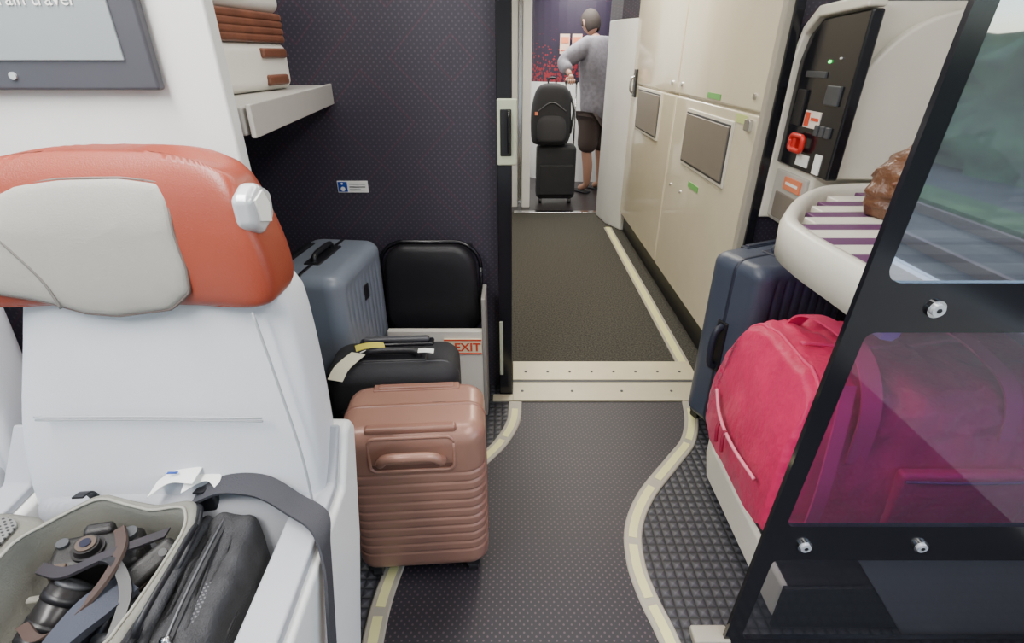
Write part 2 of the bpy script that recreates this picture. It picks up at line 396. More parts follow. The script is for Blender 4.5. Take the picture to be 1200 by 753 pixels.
# ---------- hard case builder
def arch(name,c,L,H,r,mat,g,ax='x',flat=1):
    dx=(1,0) if ax=='x' else (0,1)
    P=[]
    for u,h in ((-L/2,0),(-L/2+.004,H*.7),(-L/2+.025,H),(0,H*1.03),(L/2-.025,H),(L/2-.004,H*.7),(L/2,0)): P.append((c[0]+dx[0]*u,c[1]+dx[1]*u,c[2]+h))
    return tube(name,P,r,mat,g,k=6,flat=flat)
def hardcase(name,loc,rz,w,d,h,mat,trim,groove,top=True,rx=0,carry=True):
    g=group(name,loc,rz,rx=rx); z0=.045; H=h-z0
    shell('shell',w,d,H,.055,.045,mat,g,groove,z0=z0)
    rings=[]
    for y,o in ((-.009,-.004),(-.006,.0025),(.006,.0025),(.009,-.004)):
        rings.append([(x,y,z+z0+H/2) for x,z in rrect(w+2*o,H+2*o,.05,8,6)])
    loft('zip_seam',rings,trim,g)
    for sx in (-1,1):
        for sy in (-1,1):
            x,y=sx*(w/2-.05),sy*(d/2-.04)
            box('wheel_mount',x-.022,x+.022,y-.022,y+.022,.034,.062,black,g,.008)
            cyl('wheel',(x-.014,y+.0,.0215),.0215,.028,black,g,'X',n=20)
    if top:
        if carry:
            box('handle_base',-.10,.10,-.03,.03,h-.004,h+.006,trim,g,.006)
            arch('carry_handle',(0,0,h+.002),.15,.024,.010,trim,g)
        box('trolley_bezel',-.125,.125,d/2-.056,d/2-.022,h-.006,h+.004,trim,g,.004)
        box('trolley_grip',-.11,.11,d/2-.05,d/2-.028,h+.001,h+.009,trim,g,.004)
        box('badge',.05,.09,.0,.008,h-.001,h+.002,chrome,g)
    return g
g=hardcase('rose_brown_suitcase',(-.275,1.165,0),math.radians(4),.395,.25,.58,rose,rosed,('z',.034,.0045,.07,.42),carry=False)
box('front_bezel',-.12,.12,-.112,-.085,.568,.588,rosed,g,.008)
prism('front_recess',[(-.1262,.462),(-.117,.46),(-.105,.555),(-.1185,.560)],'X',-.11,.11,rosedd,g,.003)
P=[(a*1.0,-.1265+.008*((b+.51-.462)/.1),b+.510) for a,b in rrect(.225,.105,.02,6,4)]
tube('recess_rim',P+[P[0]],.005,rose,g,smoothpath=False)
tube('front_handle',[(-.078,-.116,.485),(-.078,-.150,.508),(-.058,-.162,.532),(0,-.166,.538),(.058,-.162,.532),(.078,-.150,.508),(.078,-.116,.485)],.013,rose,g)
g=group('black_cabin_suitcase',(-.385,1.435,0),math.radians(3))
shell('body',.42,.22,.535,.06,.05,blacksoft,g,z0=.05)
box('front_pocket',-.165,.165,-.13,-.10,.1,.45,blacksoft,g,.02)
arch('carry_handle',(0,-.03,.583),.17,.03,.011,black,g); box('handle_base',-.11,.11,-.055,-.005,.58,.592,black,g,.006)
box('trolley_bezel',-.125,.125,.045,.09,.58,.595,blackgl,g,.008); box('trolley_grip',-.11,.11,.055,.08,.593,.61,M('grip_grey',(80,80,84),.3),g,.008)
rings=[[(x,y,z) for x,z in [(a,b+.3175) for a,b in rrect(.424,.539,.06,8,4)]] for y in (-.055,-.045)]
loft('zipper_piping',rings,M('zip',(60,60,64),.4),g)
for sx in (-1,1):
    for sy in (-1,1): cyl('wheel',(sx*.14-.015,sy*.07,.025),.025,.03,black,g,'X',n=18); box('mount',sx*.14-.025,sx*.14+.025,sy*.07-.025,sy*.07+.025,.04,.065,black,g,.006)
cyl('lock_button',(.07,-.02,.595),.008,.02,chrome,g)
ribbon('paper_tag',[(-.105,-.03,.607),(-.125,-.065,.603),(-.145,-.10,.595),(-.16,-.13,.572)],[(.024,-.008,0)]*4,M('paper_tag',(230,224,196),.6),g,th=.001)
ribbon('yellow_tag',[(-.12,-.005,.610),(-.09,.0,.616),(-.055,.005,.616),(-.03,.008,.611)],[(.006,-.018,0)]*4,M('bright_tag',(222,210,90),.6),g,th=.001)
tube('tag_string',[(-.06,-.03,.615),(-.08,-.03,.617),(-.10,-.03,.609)],.002,white,g)
ribbon('white_tag',[(.085,-.04,.617),(.11,-.05,.624),(.135,-.045,.617)],[(.0,.012,0)]*3,white,g,th=.001)
g=hardcase('steel_blue_suitcase',(-.70,1.80,0),math.radians(84),.44,.29,.79,bluecase,black,('x',.036,.005,.06,.69,.19))
box('tsa_lock',-.02,.02,-.15,-.142,.62,.68,black,g,.004)
g=hardcase('navy_suitcase',(1.045,1.85,0),math.radians(24),.50,.26,.79,navycase,M('navy_trim',(40,46,62),.5),('x',.05,.006,.08,.70,.21))
tube('side_handle',[(-.252,0,.52),(-.282,0,.50),(-.290,0,.43),(-.282,0,.36),(-.252,0,.34)],.014,M('navy_handle',(36,42,58),.5),g)
box('side_handle_base',-.258,-.246,-.025,.025,.32,.54,black,g,.005)
g=group('white_brown_suitcase',(-.93,1.62,1.351),math.radians(-6))
shell('lower_shell',.36,.58,.135,.05,.03,whitecase,g)
for k in range(4): shell('band_%d'%k,.366,.586,.022,.052,.008,wood,g,z0=.132+.019*k)
shell('upper_shell',.36,.58,.12,.05,.03,whitecase,g,z0=.21)
for a in (-.17,.17):
    box('foot_pad',.165,.19,a-.06,a+.06,.015,.045,wood,g,.008)
    box('strap_pad',.17,.192,a-.07,a+.07,.09,.117,wood,g,.008)
# ---------- folding jump seat
g=group('folding_jump_seat')
box('wall_plate',-.50,-.17,2.07,2.1,.32,.74,black,g,.01)
rings=[]
for y,s in ((2.07,.96),(2.055,1.0),(2.02,1.0),(2.0,.97),(1.992,.88),(1.99,.6)):
    ring=[]
    for x,z in rrect(.40*s,.41*s,.10*s,8,6):
        x*=1+.06*(-z/.2)
        ring.append((-.345+x,y,.55+z))
    rings.append(ring)
loft('backrest_cushion',rings,M('jump_seat_vinyl',(30,29,33),.45,bump=.3,bscale=200),g)
P=[(-.345+x*1.0,2.03,.55+z) for x,z in rrect(.425,.43,.11,8,4)]
tube('backrest_frame',P+[P[0]],.009,blackgl,g,smoothpath=False)
box('seat_box_panel',-.52,-.115,1.87,1.90,0,.43,creamsat,g,.004)
box('side_upright',-.125,-.108,1.865,2.02,0,.58,M('upright_grey',(150,146,140),.4),g,.004)
box('seat_box',-.52,-.13,1.9,2.05,0,.33,darkgrey,g)
box('exit_sign',-.285,-.128,1.863,1.87,.325,.395,M('exit_sign_cream',(236,226,190),.5),g)
box('exit_border_top',-.285,-.128,1.861,1.864,.389,.395,redtxt,g); box('exit_border_bot',-.285,-.128,1.861,1.864,.325,.331,redtxt,g)
text('exit_text','EXIT',(-.132,1.861,.341),.054,redtxt,g,align='RIGHT',off=.0012)
g=group('wheelchair_sign')
box('plate',-.708,-.585,2.096,2.1,.952,.998,white,g); box('icon_field',-.705,-.668,2.094,2.096,.955,.995,blue,g)
cyl('icon_wheel',(-.686,2.0925,.967),.009,.001,white,g,'Y'); cyl('icon_head',(-.688,2.0925,.988),.004,.001,white,g,'Y')
for k in range(3): box('text_line_%d'%k,-.66,-.595-(k==2)*.02,2.095,2.096,.984-.011*k,.987-.011*k,darkgrey,g)
# ---------- seats
def head_y(u): return -.06*abs(u)**2.6
def build_seat(name,cx,dy):
    g=group(name,(cx,dy,0))
    rings=[]
    for z,c,y,hx,hy in ((.42,0,.80,.29,.07),(.55,0,.82,.30,.075),(.66,-.0,.84,.305,.075),(.76,.005,.855,.30,.07),(.86,.015,.872,.285,.068),(.97,.03,.89,.262,.065),(1.06,.035,.905,.245,.06),(1.09,.035,.91,.23,.055)):
        rings.append([(c+x,y+yy-.02*abs(x/hx)**3*(1 if yy<0 else 0),z) for x,yy in sup(hx,hy,4.5,56)])
    loft('backrest',rings,seatw,g,sub=1)
    for q in (0,.007): tube('seam_horizontal',[(-.21,.772,.845-q),(0,.777,.842-q),(.22,.769,.845-q)],.0022,stitch,g)
    tube('seam_side',[(.235,.803,1.05),(.262,.780,.9),(.284,.758,.76),(.290,.744,.64)],.0025,stitch,g)
    rings=[]
    zs=[(1.043,.90,.045,.88),(1.055,.91,.075,1.0),(1.08,.915,.085,1.045),(1.12,.918,.088,1.045),(1.17,.92,.086,1.015),(1.22,.925,.082,.975),(1.27,.93,.074,.93),(1.30,.935,.058,.88),(1.316,.94,.03,.78)]
    for z,y,hy,s in zs:
        hx=.275*s; ring=[]
        for x,yy in sup(hx,hy,4.4,72):
            u=x/hx; ring.append((x,y+yy+head_y(u)-.01,z-(.022 if z>1.2 else 0)*abs(u)**4+(.0 if z>1.07 else .012*abs(u)**2)))
        rings.append(ring)
    loft('headrest_wings',rings,rust,g,sub=1)
    poly=[(.115,1.266),(.128,1.245),(.130,1.18),(.137,1.125),(.132,1.085),(.09,1.052),(-.01,1.038),(-.065,1.044),(-.13,1.070),(-.20,1.090),(-.24,1.104),(-.238,1.18),(-.20,1.225),(-.12,1.262),(-.05,1.27),(.05,1.272)]
    C=[]
    N=len(poly)
    for i in range(N):
        a=Vector((*poly[i-1],0)); b=Vector((*poly[i],0)); c=Vector((*poly[(i+1)%N],0))
        for t in (.35,.2): C.append(b.lerp(a,t))
        C.append((b*2+b.lerp(a,.1)+b.lerp(c,.1))/4)
        for t in (.2,.35): C.append(b.lerp(c,t))
    cxp,czp=-.04,1.165
    def fy(x,z):
        hy=.085 if z<1.2 else .085-.2*(z-1.2)
        yc=.906+.1*(z-1.06)
        u=min(.98,abs(x)/.28)
        return yc-hy*(1-u**4.4)**(1/4.4)-.06*u**2.6
    rings=[]
    for s,th in ((1.0,-.006),(1.0,.004),(.985,.009),(.95,.012),(.88,.0145),(.7,.016),(.45,.017),(.2,.017)):
        rings.append([(cxp+(p.x-cxp)*s,fy(cxp+(p.x-cxp)*s,czp+(p.y-czp)*s)-th,czp+(p.y-czp)*s) for p in C])
    loft('headrest_pad',rings,padg,g)
    e=[(p.x,fy(p.x,p.y)-.006,p.y) for p in C]; tube('pad_piping',e+[e[0]],.0028,M('piping',(110,96,90),.6),g,smoothpath=False,n=8)
    sx=[(-.185,1.228),(-.145,1.17),(-.11,1.11),(-.095,1.058)]
    tube('pad_seam',[(a,fy(a,b)-.0165,b) for a,b in sx],.0022,M('seam_dark',(112,108,104),.6),g,n=8)
    tube('wing_seam',[(.19,.850,1.27),(.212,.826,1.2),(.232,.812,1.12),(.24,.814,1.07)],.002,M('seam_orange',(206,130,104),.6),g,n=8)
    prism('adjust_button',[(.80,1.25),(.84,1.268),(.88,1.245),(.875,1.20),(.825,1.182),(.80,1.202)],'X',.244,.280,silver,g,.012,4)
    prism('button_face',[(.81,1.245),(.84,1.255),(.855,1.23),(.85,1.20),(.815,1.21)],'X',.278,.283,white,g)
    rings=[]
    for z,s in ((.34,.96),(.36,1),(.44,1),(.465,.98),(.475,.9)):
        rings.append([(x,.53+y,z) for x,y in sup(.255*s,.27*s,6,48)])
    loft('seat_cushion',rings,seatg,g)
    rings=[]
    for z,yo,y2 in ((.46,.70,.80),(.56,.715,.82),(.635,.735,.84),(.66,.755,.84)):
        rings.append([(x,(yo+y2)/2+y,z) for x,y in sup(.285,(y2-yo)/2,6,48)])
    loft('lumbar_cushion',rings,seatg,g,sub=1)
    box('seat_base',-.24,.24,.28,.78,.0,.345,darkgrey,g,.02)
    return g
def arm(g,x0,x1):
    prism('arm_panel',[(.28,.12),(.28,.595),(.55,.615),(.80,.635),(.87,.735),(.905,.74),(.925,.71),(.84,.45),(.68,.12)],'X',x0,x1,armw,g,.014,4)
    prism('arm_pad',[(.26,.585),(.26,.615),(.55,.636),(.79,.655),(.865,.752),(.875,.745),(.80,.635),(.55,.61)],'X',x0-.004,x1-.014,armg,g,.006,3)
s1=build_seat('train_seat',-.69,0); arm(s1,.255,.335); arm(s1,-.37,-.30)
s2=build_seat('train_seat.001',-1.42,.10)
# ---------- camera bag
g=group('camera_bag',(-.74,.565,.476),math.radians(4))
def ringz(hx,hy,z,e=5,wob=0):
    return [(x+wob*noise.noise(Vector((x*8,y*8,z*9))),y+wob*noise.noise(Vector((x*8+5,y*8,z*9))),z+wob*.8*noise.noise(Vector((x*10,y*10+3,1)))*(z>.15)) for x,y in sup(hx,hy,e,80)]
seq=[(.12,.155,0),(.133,.168,.012),(.145,.178,.08),(.147,.180,.165),(.149,.182,.182),(.146,.179,.196),(.138,.171,.201),(.130,.163,.196),(.126,.159,.182),(.124,.156,.12),(.118,.152,.03)]
rings=[ringz(a,b,z,5,.026) for a,b,z in seq]
nyl=M('bag_outer_nylon',(58,58,61),.85,bump=1,bscale=300,var=.3,vscale=30,bdist=.003)
webg=M_dots('bag_webbing',(60,60,64),(110,110,114),170,.3,'XY',rough=.85)
loft('body',rings,nyl,g,mats=[nyl,foam],fmf=lambda i,j:0 if i<5 else 1)
e=rings[4]; tube('rim_zip_teeth',[Vector(p) for p in e]+[Vector(e[0])],.005,black,g,smoothpath=False,n=6)
e=rings[7]; tube('lining_piping',[Vector(p)+Vector((0,0,.003)) for p in e]+[Vector(e[0])+Vector((0,0,.003))],.003,M('piping_light',(150,148,138),.7),g,smoothpath=False,n=6)
rings=[]
for z,s in ((0,.85),(.02,1),(.06,1.06),(.10,1.04),(.135,.98),(.152,.90),(.162,.76),(.167,.55),(.168,.25)):
    rings.append([(.200+x+.014*noise.noise(Vector((x*16,y*14,z*16))),y-.01,z+(.018*noise.noise(Vector((x*26,y*18,7))) if z>.1 else 0)) for x,y in sup(.056*s,.17*(.8+.2*s),4,80)])
loft('side_pocket',rings,nyl,g)
zg=M('zip_grey',(110,110,114),.4,metal=.5)
ribbon('zip_tape',[(.200,-.16,.163),(.196,-.05,.174),(.192,.05,.174),(.185,.14,.163)],[(.009,0,0)]*4,M('zip_tape',(44,44,47),.8),g,th=.002)
tube('pocket_zip',[(.200,-.16,.167),(.196,-.05,.178),(.192,.05,.178),(.185,.14,.167)],.002,zg,g)
tube('pocket_zip_b',[(.232,-.16,.142),(.236,-.05,.15),(.232,.05,.15),(.222,.14,.142)],.003,black,g)
ribbon('front_woven_panel',[(.222,-.17,.150),(.226,-.10,.156),(.226,-.04,.158),(.222,.0,.156)],[(.014,0,-.006)]*4,webg,g,th=.002)
for q in (-.11,-.135):
    tube('zip_pull',[(.205,q,.178),(.216,q-.012,.18),(.228,q-.03,.172),(.226,q-.045,.166)],.0032,chrome,g)
    tube('zip_slider',[(.196,q,.178),(.208,q,.18)],.006,chrome,g,smoothpath=False)
tube('pocket_fold',[(.160,-.15,.160),(.157,0,.176),(.152,.14,.164)],.009,nyl,g)
tube('pocket_edge_piping',[(.250,-.16,.10),(.257,-.05,.11),(.254,.05,.11),(.242,.14,.10)],.004,black,g)
tube('grab_handle',[(.150,-.10,.17),(.162,-.09,.202),(.168,0,.212),(.162,.08,.204),(.148,.10,.17)],.008,black,g,flat=.6)
box('strap_anchor',.12,.16,.165,.185,.15,.195,black,g,.006)
for a,b in (((-.10,.172),(-.09,.165)),((.13,.168),(.138,.16))):
    ribbon('corner_tab',[(a[0],a[1],.205),(a[0]+.005,a[1]+.02,.20),(a[0]+.008,a[1]+.03,.17)],[(.010,0,0)]*3,black,g,th=.002)
rings=[ringz(.118,.15,z,5) for z in (.028,.034)]; loft('bag_floor',rings,foamd,g)
def slab(name,a,b,th,z0,z1,mat):
    a=Vector((*a,0));b=Vector((*b,0)); t=(b-a).normalized(); s=Vector((-t.y,t.x,0))*th/2
    P=[a+s,b+s,b-s,a-s]; return prism(name,[(p.x,p.y) for p in P],'Z',z0,z1,mat,g,.005)
slab('divider_a',(-.12,.02),(.0,.035),.014,.03,.12,foam); slab('divider_b',(.005,-.15),(.02,.06),.012,.03,.15,foamd)
ribbon('divider_flap',[(.015,-.15,.14),(.03,-.10,.165),(.055,-.04,.17),(.075,.01,.155)],[(.026,-.014,.0),(.022,-.016,.004),(.026,-.012,-.004),(.022,-.014,0)],foamd,g,th=.007)
lensm=M('lens_black',(34,32,33),.3); lg=M('lens_glass',(40,40,56),.05); camb=M('camera_black',(38,36,36),.45,bump=.4,bscale=500); brn=M('camera_brown',(80,66,56),.6)
cam=group('mirrorless_camera'); cam.parent=g; cam.location=(-.04,.095,.075); cam.rotation_euler=(.12,.1,.25)
box('camera_body',-.07,.07,-.03,.04,.0,.085,camb,cam,.012); box('camera_grip',.04,.078,-.045,.0,.0,.09,camb,cam,.014)
cyl('camera_mount',(-.01,.0,.085),.026,.006,lensm,cam,n=40); cyl('camera_lens',(-.01,.0,.091),.022,.012,lensm,cam,r2=.020,n=40); cyl('camera_lens_ring',(-.01,.0,.103),.016,.003,brn,cam); cyl('camera_lens_glass',(-.01,.0,.1065),.009,.002,lg,cam)
box('camera_prism',-.03,.02,.03,.056,.02,.095,camb,cam,.01); cyl('camera_dial',(.05,.02,.085),.013,.009,darkgrey,cam); cyl('camera_dial_b',(-.055,.02,.085),.010,.007,darkgrey,cam); box('camera_trim',-.068,-.036,-.034,-.02,.03,.088,brn,cam,.004)
cam2=group('compact_camera'); cam2.parent=g; cam2.location=(.055,.085,.09); cam2.rotation_euler=(.6,-.2,.9)
box('camera_body_b',-.055,.055,-.018,.022,.0,.075,camb,cam2,.012); cyl('camera_lens_b',(0,-.018,.038),.026,-.03,lensm,cam2,'Y'); box('camera_trim_b',-.05,.05,-.021,-.017,.012,.06,brn,cam2,.003); cyl('button_b',(.03,.0,.075),.007,.006,chrome,cam2)
def lens(name,a,b,r,ring):
    a=Vector(a);b=Vector(b); tube(name,[a,b],r,lensm,g,smoothpath=False,n=28)
    for t in (.25,.45,.8): p=a.lerp(b,t); q=a.lerp(b,t+.1); tube(name+'_ring_%d'%int(t*100),[p,q],r*1.05,ring,g,smoothpath=False,n=28)
    tube(name+'_cap',[b,b+(b-a).normalized()*.006],r*.82,darkgrey,g,smoothpath=False,n=28)
lens('telephoto_lens',(-.085,-.06,.06),(-.04,.03,.135),.036,black); lens('wide_lens',(-.09,-.13,.07),(-.01,-.11,.115),.036,brn)
lens('zoom_lens',(.075,-.13,.09),(.078,.0,.125),.034,darkgrey)
stb=M('strap_brown',(72,56,50),.7)
ribbon('camera_strap',[(.0,.12,.172),(.035,.07,.182),(.05,.01,.185),(.035,-.05,.175),(-.01,-.08,.16),(-.06,-.05,.15)],[(.009,.003,.004)]*6,stb,g)
ribbon('camera_strap_b',[(-.10,.05,.16),(-.04,.03,.17),(.02,.055,.18),(.09,.11,.165)],[(0,.011,.0)]*4,M('strap_dark',(46,42,48),.7),g)
ribbon('camera_strap_c',[(.0,.05,.175),(.05,.03,.185),(.09,-.02,.17),(.10,-.09,.15)],[(0.008,.004,.0)]*4,black,g)
rings=[]
for s,zz in ((.9,-.012),(1,-.006),(1,.008),(.92,.014)):
    rings.append([(-.205+x*s-.0,-.02+y*s,.17+zz-.35*(x*s)+.012*noise.noise(Vector((x*15,y*15,zz)))) for x,y in rrect(.12,.36,.04,6,10)])
loft('lid',rings,foam,g)
box('lid_label',-.19,-.155,-.11,-.07,.176,.18,white,g,.001)
mp=M_dots('mesh_pocket',(150,150,148),(66,66,68),130,.3,'XY',rough=.8)
rings=[[(-.215+x,.04+y,.194+zz-.35*x) for x,y in rrect(.06,.20,.02,4,4)] for zz in (0,.004)]; loft('mesh_pocket',rings,mp,g)
ribbon('shoulder_strap',[(.12,.175,.19),(.18,.175,.218),(.26,.16,.222),(.33,.125,.205),(.385,.09,.192),(.400,.05,.15),(.404,.01,.08),(.406,-.03,.0),(.402,-.05,-.08)],[(0,.02,.002),(0,.022,.004),(0.004,.024,.004),(.006,.024,.0),(.008,.024,0),(.0,.024,.006),(0,.022,.006),(0,.022,.006),(0,.022,.006)],M('strap_webbing',(58,58,64),.8,bump=.6,bscale=500),g)
ribbon('paper_tag',[(.04,.18,.21),(.08,.195,.23),(.13,.185,.235)],[(.004,.016,.006)]*3,white,g,th=.001)
ribbon('paper_tag_b',[(.10,.18,.215),(.14,.20,.225),(.17,.18,.218)],[(.0,.014,.006)]*3,white,g,th=.001)
box('tag_print',.07,.09,.19,.195,.238,.240,blue,g)
# ---------- right rack
g=group('luggage_rack_base')
prism('platform',[(.735,.90),(.735,1.45),(.78,1.585),(1.745,1.585),(1.745,.90)],'Z',.03,.17,creamsat,g,.015,4)
prism('plinth',[(.78,.92),(.78,1.45),(.82,1.56),(1.74,1.56),(1.74,.92)],'Z',0,.03,black,g)
prism('rubber_top',[(.75,.895),(.75,1.45),(.79,1.57),(1.74,1.57),(1.74,.895)],'Z',.168,.176,black,g)
box('end_tread_panel',.735,1.74,.889,.90,.01,.176,tread,g)
g=group('luggage_rack_shelf')
SP=[(.755,.885,0),(.75,1.05,0),(.745,1.22,0),(.765,1.36,0),(.845,1.50,0),(.945,1.63,0),(1.05,1.73,0),(1.17,1.775,0),(1.4,1.78,0),(1.74,1.78,0)]
rs=[(-.026,-.015),(-.030,.06),(-.022,.085),(-.008,.093),(.008,.09),(.014,.075),(.016,.03),(.012,-.01),(.0,-.02)]
sweep('rim',SP,rs,creamsat,g,z=.965,auto=80)
outl=[(p.x+.0,p.y) for p in catm(SP,8)]
prism('tray',[(1.74,.885)]+outl,'Z',.965,.985,creamsat,g)
CP=catm(SP,8)
def xat(a,b): return max([p.x for p in CP if a-.02<p.y<b+.02 and p.x<1.3] or [.75])+.02
for k in range(7):
    yy=.90+k*.122
    box('slat_white_%d'%k,xat(yy,yy+.062),1.74,yy,yy+.062,.985,1.036,creamsat,g,.004)
    if yy+.12<1.77: box('slat_purple_%d'%k,xat(yy+.064,yy+.12),1.74,yy+.064,yy+.12,.985,1.034,purple,g,.003)
# duffel
g=group('pink_duffel_bag')
rings=[];n=130
xs=[.715,.720,.732,.755]+[.78+.02*k for k in range(36)]+[1.50,1.53,1.55,1.56]
cy,cz=1.275,.445
for x in xs:
    t=(x-.715)/.12; s=.86+.14*min(1,max(0,t))**.5 if x<.9 else 1.0
    if x>1.42: s=1-.35*((x-1.42)/.14)**2
    sag=.022*math.sin((x-.7)*5)
    ring=[]
    for a,b in sup(.27*s,.262*s,5.5,n):
        yy=a; zz=b
        p=Vector((x*6,a*9,b*9)); w=.013*noise.noise(p)+.024*(abs(noise.noise(Vector((x*13+3+b*8,a*5,b*14))))-.2)+.009*noise.noise(p*2.9)
        r=math.hypot(a,b); yy+=a/r*w; zz+=b/r*w
        yy*=1-.12*(b/.265); yy+=.02*b/.265
        if b>0: zz-=sag*(b/.265)
        zz=max(zz,-.268)
        q=max(0,zz/.265+.25)
        xo=.062*q*q*max(0,1-(x-.705)/.3)
        bulge=-.014*(1-(a/.27)**2)*(1-(b/.268)**2)*(x<.735)
        ring.append((x+xo+bulge, cy+yy, cz+zz))
    rings.append(ring)
def fmf(i,j):
    a=2*math.pi*j/n; return 1 if (math.sin(a)<-.72 and abs(math.cos(a))<.69) else 0
loft('body',rings,pink,g,mats=[pink,M('duffel_black_base',(44,34,42),.7)],fmf=fmf)
R3=[Vector(p) for p in rings[3]]; tube('end_piping',[p+Vector((-.002,0,0)) for p in R3]+[R3[0]+Vector((-.002,0,0))],.006,pinkd,g,smoothpath=False)
tube('end_zip',[(.712,1.47,.42),(.698,1.38,.375),(.692,1.25,.36),(.698,1.10,.365)],.0055,M('pink_zip',(244,140,160),.4),g)
for q in (1.31,1.36): tube('zip_pull',[(.693,q,.37),(.684,q-.01,.345),(.684,q-.02,.30)],.006,M('zip_pull_pink',(150,24,60),.5) if q<1.33 else D.materials['zip_pull_pink'],g)
tube('top_zip',[(.84,1.29,.708),(1.0,1.30,.69),(1.15,1.30,.69),(1.3,1.30,.71),(1.5,1.3,.69)],.006,pinkd,g)
ribbon('grab_strap',[(.90,1.02,.50),(.91,1.05,.66),(.925,1.15,.745),(.92,1.28,.765),(.91,1.42,.73),(.90,1.50,.60)],[(.026,0,0)]*6,pinkd,g)
ribbon('grab_strap_b',[(1.28,1.01,.40),(1.28,1.06,.66),(1.27,1.18,.735),(1.25,1.32,.75),(1.26,1.46,.70),(1.28,1.51,.56)],[(.022,0,0)]*6,pinkd,g)
ribbon('side_strap',[(.80,.985,.20),(.80,.965,.38),(.82,1.01,.60),(.85,1.07,.71)],[(.018,0,0)]*4,pinkd,g)
box('side_pocket_flap',1.0,1.36,.975,1.01,.26,.50,pink,g,.014)
tube('pocket_zip',[(1.01,.973,.48),(1.18,.968,.48),(1.35,.973,.48)],.004,M('zip_purple',(120,60,90),.4),g)
g=group('leather_handbag',(1.205,1.46,1.038),.15)
rings=[]
for k in range(26):
    u=k/25; z=.215*u; s=(1-.06*(1-u)**6)*(1 if u<.3 else (1-((u-.3)/.7)**2.6*.75))
    rings.append([(x*(1+.10*noise.noise(Vector((x*16,y*20,z*14))))+.012*noise.noise(Vector((x*40,z*50,3))),y*(1+.25*noise.noise(Vector((x*20,y*20,z*18+4))))+.014*noise.noise(Vector((x*35+z*30,z*30,9))),z+.016*noise.noise(Vector((x*26,y*26,2)))*(z>.1)) for x,y in sup(.185*s,.10*s,2.8,90)])
loft('body',rings,leather,g)
tube('handle',[(-.13,0,.15),(-.11,-.05,.20),(-.03,-.07,.225),(.07,-.03,.225),(.09,0,.17)],.009,leather,g)
tube('fold_seam',[(-.18,-.03,.10),(-.12,-.095,.13),(-.02,-.105,.12),(.1,-.09,.14)],.005,wood,g)
# black equipment cabinet
g=group('equipment_cabinet')
prism('housing',[(2.135,.845),(2.135,1.44),(2.10,1.53),(2.02,1.585),(1.85,1.60),(1.85,.845)],'X',1.07,1.745,creamsat,g,.015,4)
prism('black_fascia',[(2.108,1.072),(2.108,1.43),(2.078,1.51),(2.01,1.56),(1.745,1.572),(1.745,1.072)],'X',1.055,1.094,blackgl,g,.008,3)
prism('lower_door',[(2.10,.86),(2.10,1.05),(1.862,1.05),(1.862,.86)],'X',1.06,1.08,beigeshelf,g,.006)
prism('lower_window',[(2.06,.87),(2.06,.97),(1.88,.97),(1.88,.87)],'X',1.055,1.07,hatchg,g,.004)
prism('frame_edge',[(2.134,.845),(2.134,1.445),(2.098,1.54),(2.022,1.598),(1.745,1.61),(1.745,1.575),(2.012,1.563),(2.08,1.515),(2.11,1.435),(2.11,.845)],'X',1.035,1.094,creamsat,g,.008,3)
dx=-.07
box('sticker_a',1.051,1.056,1.87,1.97,1.22,1.275,M('sticker_white',(236,224,214),.5),g); box('sticker_a_icon',1.0495,1.051,1.935,1.965,1.225,1.27,redtxt,g); box('sticker_a_band',1.0495,1.051,1.875,1.925,1.245,1.255,redtxt,g)
box('sticker_b',1.051,1.056,1.88,1.96,1.09,1.13,white,g); box('sticker_c',1.051,1.056,1.80,1.84,1.08,1.145,white,g)
box('orange_sticker',1.053,1.061,1.89,2.01,.99,1.035,orange,g); box('orange_sticker_text',1.052,1.053,1.905,1.995,1.008,1.018,white,g)
P=[(1.035,1.955+a,1.165+b) for a,b in rrect(.085,.05,.015,5,3)]
tube('red_release_ring',P+[P[0]],.009,red,g,smoothpath=False); box('red_stem',1.035,1.056,1.965,1.99,1.14,1.185,red,g,.004)
cyl('status_led',(1.049,1.90,1.43),.005,.006,M_emit('led_green',(80,255,120),3),g,'X',n=14); box('switch_row',1.049,1.057,1.90,2.03,1.38,1.40,darkgrey,g,.002)
cyl('status_led_b',(1.049,1.84,1.44),.003,.006,white,g,'X',n=12)
box('keypad',1.047,1.057,1.79,1.87,1.30,1.36,darkgrey,g,.003); box('intercom',1.045,1.057,1.99,2.05,1.22,1.34,black,g,.004)
for k in range(3): box('breaker_%d'%k,1.047,1.057,1.79+k*.035,1.815+k*.035,1.20,1.235,darkgrey,g,.003)
poly=[(1.10,1.062)]
for k in range(13):
    a=math.radians(180-90*k/12); poly.append((1.10+.32+.32*math.cos(a)*1.0,1.29+.287*math.sin(a)))
poly+=[(1.745,1.60),(1.745,1.062)]
g=group('luggage_bay_divider'); prism('panel',poly,'Y',1.802,1.84,creamsat,g,.012,4)
# ---------- glass partition
gp=group('glass_luggage_screen')
def ex(z): return .583+.0445*(z-.05)
ztop=1.9
cu=D.curves.new('frit','CURVE'); cu.dimensions='2D'; cu.fill_mode='BOTH'; cu.extrude=.006
def spl(pts):
    s=cu.splines.new('POLY'); s.points.add(len(pts)-1)
    for i,(x,z) in enumerate(pts): s.points[i].co=(x,z,0,1)
    s.use_cyclic_u=True
spl([(ex(0.0),0.0),(1.745,0.0),(1.745,ztop),(ex(ztop),ztop)])
def win(z0,z1,off,r):
    pts=[]
    x1=1.70
    for cx,cz,a0 in ((x1-r,z1-r,0),(None,z1-r,90),(None,z0+r,180),(x1-r,z0+r,270)):
        for k in range(7):
            a=math.radians(a0+15*k); c=cx if cx else ex(cz)+off+r
            pts.append((c+r*math.cos(a),cz+r*math.sin(a)))
    return pts
wins=[(1.088,1.86,.036,.03),(.467,.987,.042,.02),(.03,.35,.045,.015)]
for w in wins: spl(win(*w))
cu.materials.append(blackgl)
